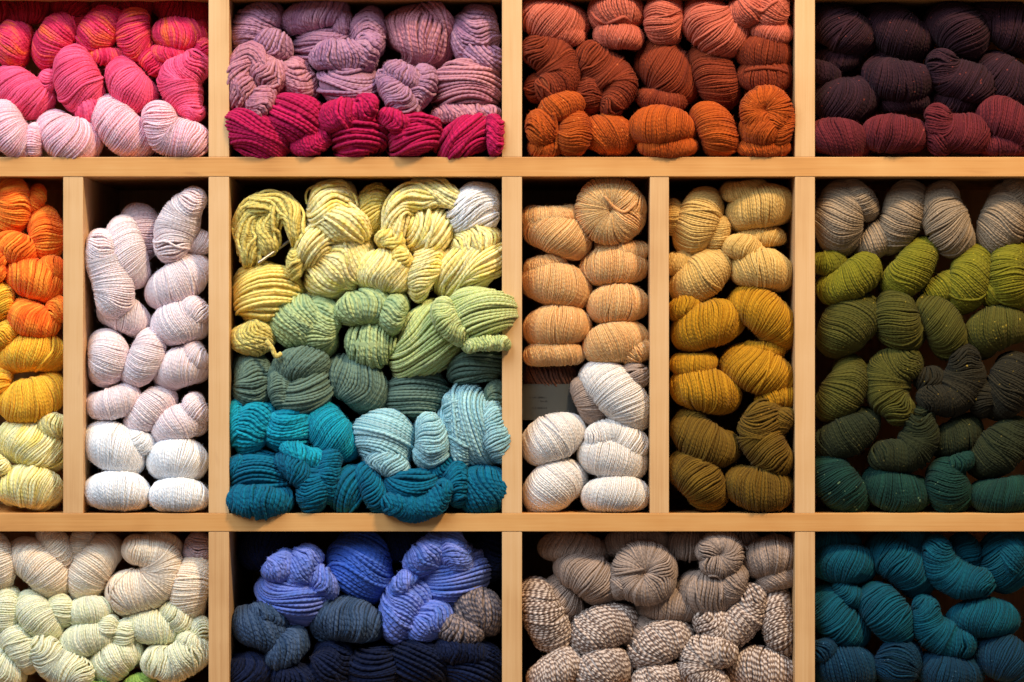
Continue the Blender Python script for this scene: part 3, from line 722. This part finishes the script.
row('off-white', 'in the tan cubby', offwhite, 2.35, [
  ('', [B(616, 396, 44, 25, -46, tilt=-8)], dict(label='long slanting off-white skein, highest of the off-white ones', dz=3)),
  ('', [B(636, 374, 15, 12, -40), ], dict(label='small grey end behind the top of the long slanting off-white skein', dz=-12, mat=greybrown)),
  ('', [B(588, 401, 26, 15, -66)], dict(label='shaded grey skein behind the long slanting off-white skein', dz=-18, mat=greybrown)),
  ('', [B(554, 439, 35, 24, 26, 3, tilt=6, dz=-3)], bunch('off-white skein tinted tan at its left end, below the paper label')),
  ('', [P([(600, 436, 14), (612, 434, 16), (628, 444, 18)], tilt=-3, dz=-5), B(613, 458, 36, 23, -10, 2, tilt=-6, dz=2)], bunch('broad off-white skein with a fan-like fold at the right of the cubby')),
  ('', [B(555, 487, 35, 25, 34, 4, tilt=6)], bunch('off-white skein in the bottom left corner of the tan cubby')),
  ('', [B(616, 495, 35, 19, 2, tilt=-14)], bunch('low off-white skein in the bottom right corner of the tan cubby'))], dz=11, mess=0.6)
row('dark cocoa', 'in the tan cubby', cocoa, 2.7, [
  ('', [B(550, 378, 30, 26, 4, tilt=10)], bunch('dark cocoa skein in a printed paper band, set back beneath the tan skeins'))], dz=-22)

# ------------------------------------------------------------------ ochre and bronze cubby
row('ochre', 'in the gold cubby', ochre, 2.45, [
  ('', [B(698, 223, 37, 23, 66, 3, tilt=8), B(673, 217, 18, 9, 90, dz=-10), B(718, 235, 20, 10, 70, dz=-10)], bunch('upright leaning ochre skein at the upper left of the gold cubby')),
  ('', [B(760, 209, 36, 23, 14, 5, tilt=-8), B(744, 191, 24, 12, 6, dz=-10), B(760, 238, 26, 11, 6, dz=-14)], bunch('topmost ochre skein lying flat at the upper right of the gold cubby')),
  ('', [B(700, 276, 37, 22, 42, -3, tilt=-6), B(678, 262, 18, 12, 20, dz=-12)], bunch('slanting ochre skein below the upright ochre one')),
  ('', [B(762, 270, 33, 22, -12, 4, tilt=8), B(742, 249, 22, 14, -10, dz=-6)], bunch('horizontal ochre skein above the slanting mustard skein'))], dz=0)
row('mustard', 'in the gold cubby', mustard, 2.45, [
  ('', [B(707, 326, 38, 24, 18, 3, tilt=-8), B(684, 308, 18, 12, 20, dz=-10)], bunch('mustard skein at the left, upper of two')),
  ('', [B(764, 317, 41, 23, -42, tilt=8), B(764, 350, 22, 10, 0, dz=-14)], bunch('mustard skein slanting down right under the horizontal ochre one')),
  ('', [B(705, 391, 37, 23, -16, 3, tilt=8), B(693, 364, 24, 12, 4, dz=-10)], bunch('mustard skein on the left, directly above the dark bronze ones')),
  ('', [B(759, 372, 41, 24, -20, 4, tilt=-10), B(778, 398, 24, 14, 10, dz=-8)], bunch('big bulging mustard skein just above the bronze skeins'))], dz=9)
row('bronze', 'in the gold cubby', bronze, 2.45, [
  ('', [B(705, 439, 38, 22, -32, tilt=8)], bunch('dark bronze skein at the left above the corner bronze skein')),
  ('', [P([(764, 424, 22), (760, 436, 25), (772, 456, 20)], tilt=8, dz=1), B(778, 424, 20, 13, 40, dz=-5)], bunch('largest bronze skein, bulging at the right of the gold cubby')),
  ('', [B(697, 480, 36, 23, -48, tilt=-8)], bunch('dark bronze skein in the bottom left corner of the gold cubby')),
  ('', [B(759, 487, 36, 22, -10, tilt=12)], bunch('dark bronze skein in the bottom right corner of the gold cubby'))], dz=16)

# ------------------------------------------------------------------ taupe to pine cubby
row('taupe', 'in the olive cubby', taupe, 2.45, [
  ('plump upright', [B(842, 218, 40, 25, 82, tilt=-10), B(860, 200, 24, 14, -50, dz=-5)]),
  ('creased', [B(900, 217, 40, 22, 66, -4, tilt=8), B(880, 240, 28, 17, 40, dz=-9), ]),
  ('forward-leaning', [B(948, 220, 40, 23, -68, tilt=8)]),
  ('hooked', [B(1001, 221, 38, 23, 74, -4, tilt=-8), B(1020, 196, 22, 13, -50, dz=-8)])], dz=-2)
row('lime-olive', 'in the olive cubby', lime, 2.45, [
  ('elongated', [B(850, 279, 36, 20, 32, tilt=-8), B(828, 262, 18, 12, 10, dz=-12)]),
  ('rising', [B(910, 269, 37, 20, 50, -3, tilt=8)]),
  ('yarn-tied', [B(967, 280, 36, 22, 72, tilt=-8), B(944, 290, 26, 16, 30, dz=-9)],
     dict(ties=[tie([(949, 294), (956, 298), (968, 300), (979, 299), (986, 294)], 1.3)])),
  ('cropped upright', [B(1010, 276, 35, 22, 86, tilt=8), B(995, 288, 20, 14, 70, dz=-9)],
     dict(ties=[tie([(990, 290), (996, 299), (1006, 304), (1018, 304)], 1.3)]))], dz=2)
row('olive', 'in the upper olive row', olive, 2.45, [
  ('round', [B(849, 326, 38, 25, 46, 3, tilt=8)]),
  ('upright', [B(900, 321, 34, 23, -72, tilt=-6)]),
  ('slanting', [B(941, 326, 36, 21, -62, tilt=10)]),
  ('wide', [B(995, 331, 34, 23, 28, tilt=-10)])], dz=4)
row('dark olive', 'in the lower olive row', olive, 2.45, [
  ('elongated', [B(841, 390, 37, 21, 60, tilt=8)]),
  ('tightly bent golden', [P([(905, 364, 17), (890, 372, 23), (888, 394, 23), (898, 408, 16)], tilt=6)])], dz=5)
row('dark brown', 'in the lower olive row', darkbrown, 2.45, [
  ('flecked curled', [P([(965, 362, 16), (964, 378, 21), (952, 398, 19), (932, 398, 14)], tilt=8), B(930, 380, 16, 14, 10, dz=-8)]),
  ('flecked leaning', [B(1008, 386, 36, 25, 64, tilt=-8), B(984, 398, 20, 13, 70, dz=-8)])], dz=4)
row('dark forest', 'in the shadowed row under the olive skeins', forest, 2.45, [
  ('flat', [B(847, 434, 37, 20, 30, tilt=8)]),
  ('horseshoe-bent', [P([(920, 422, 15), (920, 438, 20), (908, 454, 19), (886, 456, 16)], tilt=6)]),
  ('half-hidden', [B(955, 436, 30, 18, 28, tilt=-8)], dict(dz=-12)),
  ('big oval', [B(999, 448, 38, 23, 44, tilt=8)])], dz=5)
row('pine teal', 'at the bottom of the olive cubby', pine, 2.45, [
  ('slanting', [B(840, 484, 37, 23, -48, tilt=-8)]), ('flat oval', [B(896, 489, 36, 21, -16, tilt=8)]),
  ('upright knobbly', [B(949, 486, 30, 22, -74, tilt=-8), B(960, 462, 16, 10, 20, dz=-4)]), ('low', [B(1003, 494, 35, 19, 6, tilt=-14)])], dz=12)

# ------------------------------------------------------------------ cream cubby
row('cream', 'in the cream cubby', cream, 2.6, [
  ('cropped', [B(-1, 562, 30, 15, 98, tilt=8)]),
  ('folded slanting', [B(39, 568, 38, 23, -42, tilt=-6), B(56, 547, 26, 14, -58, dz=-7, tilt=6)]),
  ('long leaning', [B(94, 568, 39, 22, 60, tilt=-6), B(82, 543, 17, 12, 60, dz=-7)]),
  ('C-shaped', [P([(140, 550, 16), (158, 556, 21), (162, 574, 22), (150, 588, 22), (130, 592, 22)], tilt=4)]),
  ('upright', [B(192, 588, 36, 20, 78, tilt=8)]),
  ('', [B(161, 545, 22, 13, -10)], dict(label='shaded cream skein set back behind the C-shaped cream one', dz=-14)),
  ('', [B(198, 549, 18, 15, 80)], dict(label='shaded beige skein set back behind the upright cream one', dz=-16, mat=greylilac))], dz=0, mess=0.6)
row('pale lime', 'in the upper green row of the cream cubby', limecream, 2.6, [
  ('cropped', [B(6, 613, 27, 15, 82, tilt=8)]),
  ('leaning', [B(39, 616, 30, 19, -50, tilt=-6), B(61, 610, 18, 13, -70, dz=-9)]),
  ('two-lobed', [B(90, 612, 24, 15, 8, 3, tilt=6, dz=-2), B(88, 640, 32, 18, 22, tilt=-6, dz=2), B(108, 628, 14, 10, 70, dz=-2)]),
  ('creased', [B(153, 628, 32, 18, -8, 3, tilt=8), B(176, 618, 20, 14, -50, dz=-2)]),
  ('', [B(199, 629, 14, 12, 90)], dict(label='shaded pale lime skein end beside the right divider of the cream cubby', dz=-12))], dz=3, mess=.7)
row('pale lime', 'in the lower green row of the cream cubby', limecream, 2.6, [
  ('cropped', [B(4, 668, 26, 18, -50, tilt=8)], dict(dz=3)),
  ('curved', [B(20, 648, 28, 16, -56, 4, tilt=-8)], dict(dz=0)),
  ('hooked', [P([(44, 650, 16), (56, 664, 19), (78, 672, 16)], tilt=-6)]),
  ('knotted', [B(116, 660, 32, 20, 36, tilt=-6), B(126, 636, 20, 12, 70, dz=-3)]),
  ('bent', [P([(160, 662, 17), (172, 664, 20), (190, 654, 20)], tilt=-6), B(192, 645, 18, 13, -30, dz=-3)]),
  ('', [B(139, 684, 18, 11, 25)], dict(label='bright lime green skein end right of the knotted pale lime skein', mat=brightlime, dz=-8)),
  ('', [B(97, 691, 18, 11, 0)], dict(label='bright lime green skein end under the knotted pale lime skein', mat=brightlime, dz=-8))], dz=6)

# ------------------------------------------------------------------ blue cubby
row('periwinkle', 'in the blue cubby', peri, 3.3, [
  ('top-knotted', [L(298, 594, 41, 27, -4, -9, twist=8), B(280, 566, 19, 13, 40, tilt=10, dz=5), B(304, 568, 25, 16, 68, tilt=-10, dz=4), B(320, 580, 24, 14, -50, dz=1)]),
  ('round cobalt', [B(362, 567, 37, 32, -60, tilt=-24)], dict(mat=cobalt, dz=-3)),
  ('ruffled', [B(408, 606, 40, 24, 72, 4, tilt=-30), B(432, 622, 26, 17, 40, dz=2, tilt=20), B(404, 584, 16, 11, 50, dz=0)], dict(dz=3)),
  ('large swirled', [L(450, 572, 40, 30, 8, -6, twist=14), B(430, 556, 28, 18, 30, 4, tilt=8, dz=5), B(456, 552, 26, 16, -60, tilt=-10, dz=4)])], dz=2, mess=1.5)
row('slate blue', 'in the blue cubby', slate, 3.3, [
  ('ruffled', [B(262, 630, 34, 22, -30, 3, tilt=24), B(287, 648, 26, 17, 40, tilt=-10, dz=2), B(268, 616, 22, 12, -20, dz=-2)]),
  ('fan-shaped', [B(347, 622, 39, 22, -4, 6, tilt=-16)]),
  ('two-lobed grey-brown', [B(477, 610, 28, 22, -32, 3, tilt=14), B(460, 630, 25, 15, -18, tilt=-14, dz=4)], dict(mat=marlgrey))], dz=3, mess=1.4)
row('navy', 'along the bottom of the blue cubby', navy, 3.3, [
  ('low', [B(250, 670, 28, 22, 10)]), ('shadowed', [B(296, 678, 26, 18, -10)]), ('upright', [B(330, 664, 28, 22, 70)]),
  ('broad', [L(374, 668, 32, 24, 10)]), ('round', [L(420, 662, 30, 26, -20)]), ('wide', [L(475, 668, 34, 24, -4, 5), B(462, 652, 30, 12, -8, dz=2)])], dz=4, mess=1.4)
row('navy', 'at the back of the blue cubby', navy, 3.3, [
  ('shadowed', [B(272, 548, 34, 22, 10)]), ('shadowed', [B(410, 546, 30, 18, 4)]), ('shadowed', [B(490, 556, 26, 20, 80)])], dz=-26)

# ------------------------------------------------------------------ grey-brown cubby
row('grey-brown', 'in the brown tweed cubby', greybrown, 2.45, [
  ('plump', [B(588, 577, 38, 23, -34, 3, tilt=-8), B(574, 549, 36, 16, -6, dz=-14)]),
  ('pinched round', [R(645, 573, 33, 350, tilt=3, sweep=300, dz=2), B(622, 580, 20, 14, 80, dz=-2)],
      dict(ties=[tie([(614, 575), (624, 573), (634, 571), (644, 569)], 1.5)])),
  ('yarn-tied twisted', [B(710, 590, 35, 25, 4, -6, tilt=6), R(720, 554, 24, 200, dz=4, sweep=280), B(732, 585, 24, 16, 70, tilt=-10, dz=1)],
      dict(ties=[tie([(708, 576), (716, 576), (721, 580), (722, 590), (721, 600)], 1.4)])),
  ('topmost', [B(770, 557, 31, 21, 16, 3, tilt=-8), B(778, 578, 24, 14, 20, dz=-8)],
      dict(ties=[('loose_end', [(744, 556), (742, 550), (744, 546), (748, 550)], 1.3, None)]))], dz=2)
row('grey-brown', 'in the brown tweed cubby', greybrown, 2.45, [
  ('', [B(637, 543, 34, 15, 4)], bunch('shaded grey skein at the back above the pinched round grey-brown one')),
  ('', [B(690, 544, 26, 15, 6)], bunch('shaded grey skein at the back between the round and the tied grey-brown ones')),
  ('', [B(744, 542, 18, 12, -10)], bunch('shaded grey skein end at the back left of the topmost grey-brown one')),
  ('', [B(668, 606, 35, 17, -6, tilt=-10)], dict(label='plain grey-brown skein tucked below the pinched round one', dz=10)),
  ('', [B(563, 600, 26, 18, -60)], bunch('shadowed brown skein behind the two leftmost skeins of the tweed cubby')),
  ('', [B(640, 630, 24, 16, 20)], bunch('shadowed brown skein end between the two middle tweed skeins'))], dz=-16)
row('brown-white marled', 'in the middle of the tweed cubby', tweed, 3.0, [
  ('tall leaning', [B(545, 616, 41, 22, -64, tilt=-10)]),
  ('big oval', [B(603, 630, 38, 24, 24, tilt=10)]),
  ('oval', [B(660, 645, 36, 22, 30, tilt=8)]),
  ('curved', [P([(712, 622, 18), (728, 630, 20), (748, 612, 20), (752, 598, 14)], tilt=-6)]),
  ('narrow upright', [B(779, 622, 36, 17, 98, tilt=10)])], dz=2)
row('brown-white marled', 'along the bottom of the tweed cubby', tweed, 3.0, [
  ('cropped', [B(554, 671, 30, 20, 38, tilt=-10)]),
  ('cropped flat', [B(602, 672, 32, 22, 22, tilt=10)]),
  ('low', [B(657, 680, 28, 17, 12)]),
  ('curled', [P([(722, 652, 15), (704, 654, 19), (700, 670, 21), (712, 682, 16)], tilt=6)]),
  ('wide', [B(762, 672, 38, 24, -10, 3, tilt=-4)])], dz=5)

# ------------------------------------------------------------------ deep teal cubby
row('deep teal', 'in the top row of the teal cubby', deepteal, 2.5, [
  ('plump oval', [B(844, 564, 33, 22, -5, 2, tilt=-6), B(836, 542, 24, 12, 0, dz=-16)]),
  ('long slanting', [B(901, 565, 41, 23, -40, tilt=8), B(912, 542, 24, 14, -10, dz=-14)]),
  ('crooked', [P([(937, 550, 14), (942, 566, 19), (960, 580, 20), (978, 582, 16)], tilt=-8), B(966, 552, 20, 14, -60, dz=-16)]),
  ('tall swirled', [B(1006, 560, 34, 28, 88, tilt=14), B(1010, 556, 26, 16, 80, dz=3, tilt=-30)])], dz=0)
row('deep teal', 'in the middle row of the teal cubby', deepteal, 2.5, [
  ('leaning', [B(839, 618, 38, 23, -56, tilt=6), B(850, 594, 20, 12, -30, dz=-6)]), ('slanting', [B(886, 614, 38, 22, -48, tilt=-8)]),
  ('hooked', [P([(926, 610, 14), (930, 628, 19), (948, 640, 20), (962, 644, 14)], tilt=8)]),
  ('flat', [B(983, 619, 37, 20, 2, 3, tilt=-10)])], dz=5)
row('navy teal', 'along the bottom of the teal cubby', navyteal, 2.5, [
  ('broad', [B(844, 668, 34, 24, -10, 3, tilt=8), B(824, 650, 14, 12, 40, dz=-2)]), ('round', [B(898, 662, 25, 23, 50)]),
  ('low', [B(950, 672, 34, 22, -12)]), ('tilted', [B(1003, 660, 34, 23, -24, tilt=-8)])], dz=3)
# ------------------------------------------------------------------ shelving unit
DEPTH = 270
def pxw(x, y): return ((x - 512) * MM, (341 - y) * MM)
unit_o = link('shelving_unit', None)
unit_o.location = (0, 0, (341 - 719) * MM)
tag(unit_o, 'pale maple shelving unit divided into cubbies, filling the whole picture behind the yarn', 'shelf')
wx = [wood_material('maple_board_%d' % i, 'X', 3.1 * i) for i in range(2)]
wz = [wood_material('maple_upright_%d' % i, 'Z', 2.3 * i + 1, ((190, 142, 92), (216, 174, 122), (228, 190, 142))) for i in range(3)]  # same maple tinted paler: how differently uprights are lit is put into the colour
wb = wood_material('maple_back', 'Z', 9.0)
def board(name, x0, x1, y0, y1, d0, d1, mat):
    me = box_mesh(name, *(lambda a, b: (a[0], b[0]))(pxw(x0, 0), pxw(x1, 0)), d0 * MM, d1 * MM, pxw(0, y1)[1], pxw(0, y0)[1], mat)
    o = link(name, me, unit_o); o.location = -unit_o.location
    return o
rows_y = [(-21, -2), (157, 176.5), (513.5, 531.5), (700, 719)]
for i, (a, b) in enumerate(rows_y): board('shelf_board', -84, 1108, a, b, 0, DEPTH, wx[i % 2])
for a, b in ((-84, -64), (1088, 1108)):
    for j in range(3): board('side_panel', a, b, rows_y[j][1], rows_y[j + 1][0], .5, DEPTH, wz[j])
for j, (a, b) in enumerate(((208.5, 229), (502, 522), (795, 815))):
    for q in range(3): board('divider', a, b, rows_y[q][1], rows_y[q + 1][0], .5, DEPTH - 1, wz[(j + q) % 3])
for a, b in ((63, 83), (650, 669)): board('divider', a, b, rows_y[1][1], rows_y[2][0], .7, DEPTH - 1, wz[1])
board('back_panel', -84, 1108, -21, 719, DEPTH, DEPTH + 8, wb)

# ------------------------------------------------------------------ paper band on the cocoa skein, needle in the loopy skein
def plain(name, c, rough=.7, metal=0.0):
    N = NT(name)
    tc = N.n('ShaderNodeTexCoord'); f = N.noise(tc.outputs['Object'], 140.0, 4.0, .6)
    N.l(N.mix(N.math('MULTIPLY', f, .35), lin(c), lin(tuple(int(v * .75) for v in c))), N.bsdf.inputs['Base Color'])
    N.bsdf.inputs['Roughness'].default_value = rough; N.bsdf.inputs['Metallic'].default_value = metal
    return N.m
pap = plain('grey_paper', (54, 57, 54)); ink = plain('black_ink', (30, 30, 30))
cocoa_o = [o for o in COL.objects if o.get('label', '').startswith('dark cocoa')][0]
def curved_sheet(name, x0, x1, y0, y1, d, bulge, mat, off=0.0, parent=cocoa_o, n=16, pts=None):
    V = []; F = []
    xs = np.linspace(x0, x1, n)
    XC, XR = 549, 30.0
    for th in (0, .5):
        for x in xs:
            q = min(1, abs((x - XC) / XR)); dd = d + bulge * (1 - math.sqrt(1 - q * q * .9)) - off + th
            for y in (y0, y1): V.append(world(x, y, dd))
    for s in range(2):
        for i in range(n - 1):
            b = s * 2 * n + 2 * i; F.append((b, b + 1, b + 3, b + 2) if s == 0 else (b, b + 2, b + 3, b + 1))
    me = bpy.data.meshes.new(name); me.from_pydata(V, [], F); me.materials.append(mat); me.shade_smooth()
    o = link(name, me, parent); o.location = -parent.location
    return o
band = curved_sheet('paper_band', 521.5, 577, 384, 420, 30, 16, pap)
def glyphs():
    """small lines of print, standing for the unreadable lettering of the band"""
    V = []; F = []
    rng = random.Random(5)
    for (x0, x1, yy, hh) in ((530, 548, 397.5, 1.7), (538, 547, 401.2, 1.4), (532, 548, 408, 1.7), (568, 575, 396, 1.2)):
        x = x0
        while x < x1:
            w = rng.uniform(.6, 1.5)
            for (xa, xb, ya, yb) in ((x, x + .35, yy - hh / 2 * rng.choice([1, 1.5]), yy + hh / 2), (x, x + w, yy - .15 + rng.uniform(-.4, .4), yy + .2)):
                b = len(V); q = abs((x - 549) / 30); dd = 30 + 16 * (1 - math.sqrt(max(.1, 1 - q * q * .9))) - .35
                V += [world(xa, ya, dd), world(xb, ya, dd), world(xb, yb, dd), world(xa, yb, dd)]; F.append((b, b + 1, b + 2, b + 3))
            x += w + rng.choice([.35, .35, 1.3])
    me = bpy.data.meshes.new('print'); me.from_pydata(V, [], F); me.materials.append(ink)
    o = link('printed_text', me, band); o.location = (0, 0, 0)
glyphs()

ste = plain('brushed_steel', (170, 160, 150), .35, .8)
a = Vector(world(258, 263, 3)); b = Vector(world(292, 239, 26)); mid = (a + b) / 2
nd = strand_mesh('knitting_needle', [tuple((a + (b - a) * t) / MM) for t in (0, .33, .66, 1)], 1.6, ste)
co = np.empty(len(nd.vertices) * 3, np.float32); nd.vertices.foreach_get('co', co)
nd.vertices.foreach_set('co', (co.reshape(-1, 3) - np.array(a)).astype(np.float32).ravel()); nd.update()
ndo = link('knitting_needle', nd); ndo.location = a
tag(ndo, 'thin grey metal needle poking out below the loopy greenish yellow skein', 'knitting needle')

# ------------------------------------------------------------------ light, world, camera
w = bpy.data.worlds.new('World'); SC.world = w; w.use_nodes = True
wt = w.node_tree; bg = wt.nodes['Background']
# soft room light: cool from above and around, warmer and stronger from the wooden floor below
tcw = wt.nodes.new('ShaderNodeTexCoord'); sx = wt.nodes.new('ShaderNodeSeparateXYZ'); wt.links.new(tcw.outputs['Generated'], sx.inputs[0])
mr = wt.nodes.new('ShaderNodeMapRange'); mr.inputs['From Min'].default_value = -0.5; mr.inputs['From Max'].default_value = 0.25
wt.links.new(sx.outputs[2], mr.inputs['Value'])
rw = wt.nodes.new('ShaderNodeValToRGB'); rw.color_ramp.elements[0].color = (0.20, 0.145, 0.11, 1); rw.color_ramp.elements[1].color = (0.08, 0.094, 0.12, 1)
wt.links.new(mr.outputs[0], rw.inputs[0]); wt.links.new(rw.outputs[0], bg.inputs[0])
bg.inputs[1].default_value = 1.0
def area(name, loc, target, size, power, col, size_y=None):
    l = bpy.data.lights.new(name, 'AREA'); l.size = size; l.energy = power; l.color = col
    if size_y: l.shape = 'RECTANGLE'; l.size_y = size_y
    o = bpy.data.objects.new(name, l); COL.objects.link(o); o.location = loc
    o.rotation_euler = (Vector(target) - Vector(loc)).to_track_quat('-Z', 'Y').to_euler()
    return o
area('warm_lamp', (1.0, -1.3, 1.95), (0.15, 0, 0), 0.34, 74, (1.0, 0.73, 0.45))
area('window_light', (-1.2, -1.6, 1.9), (-0.1, 0, 0), 1.9, 92, (0.80, 0.89, 1.0))

cd = bpy.data.cameras.new('camera'); cam = bpy.data.objects.new('camera', cd); COL.objects.link(cam)
cam.location = (0, -CAM_D, 0); cam.rotation_euler = (math.pi / 2, 0, 0)
cd.sensor_width = 36; cd.lens = 36 * CAM_D / 1.024; cd.clip_end = 50; cd.clip_start = .05
SC.camera = cam
SC.view_settings.view_transform = 'Standard'; SC.view_settings.look = 'None'
SC.view_settings.exposure = 0.0; SC.view_settings.gamma = 1.0
SC.cycles.use_denoising = True
SC.cycles.max_bounces = 6
SC.cycles.diffuse_bounces = 4
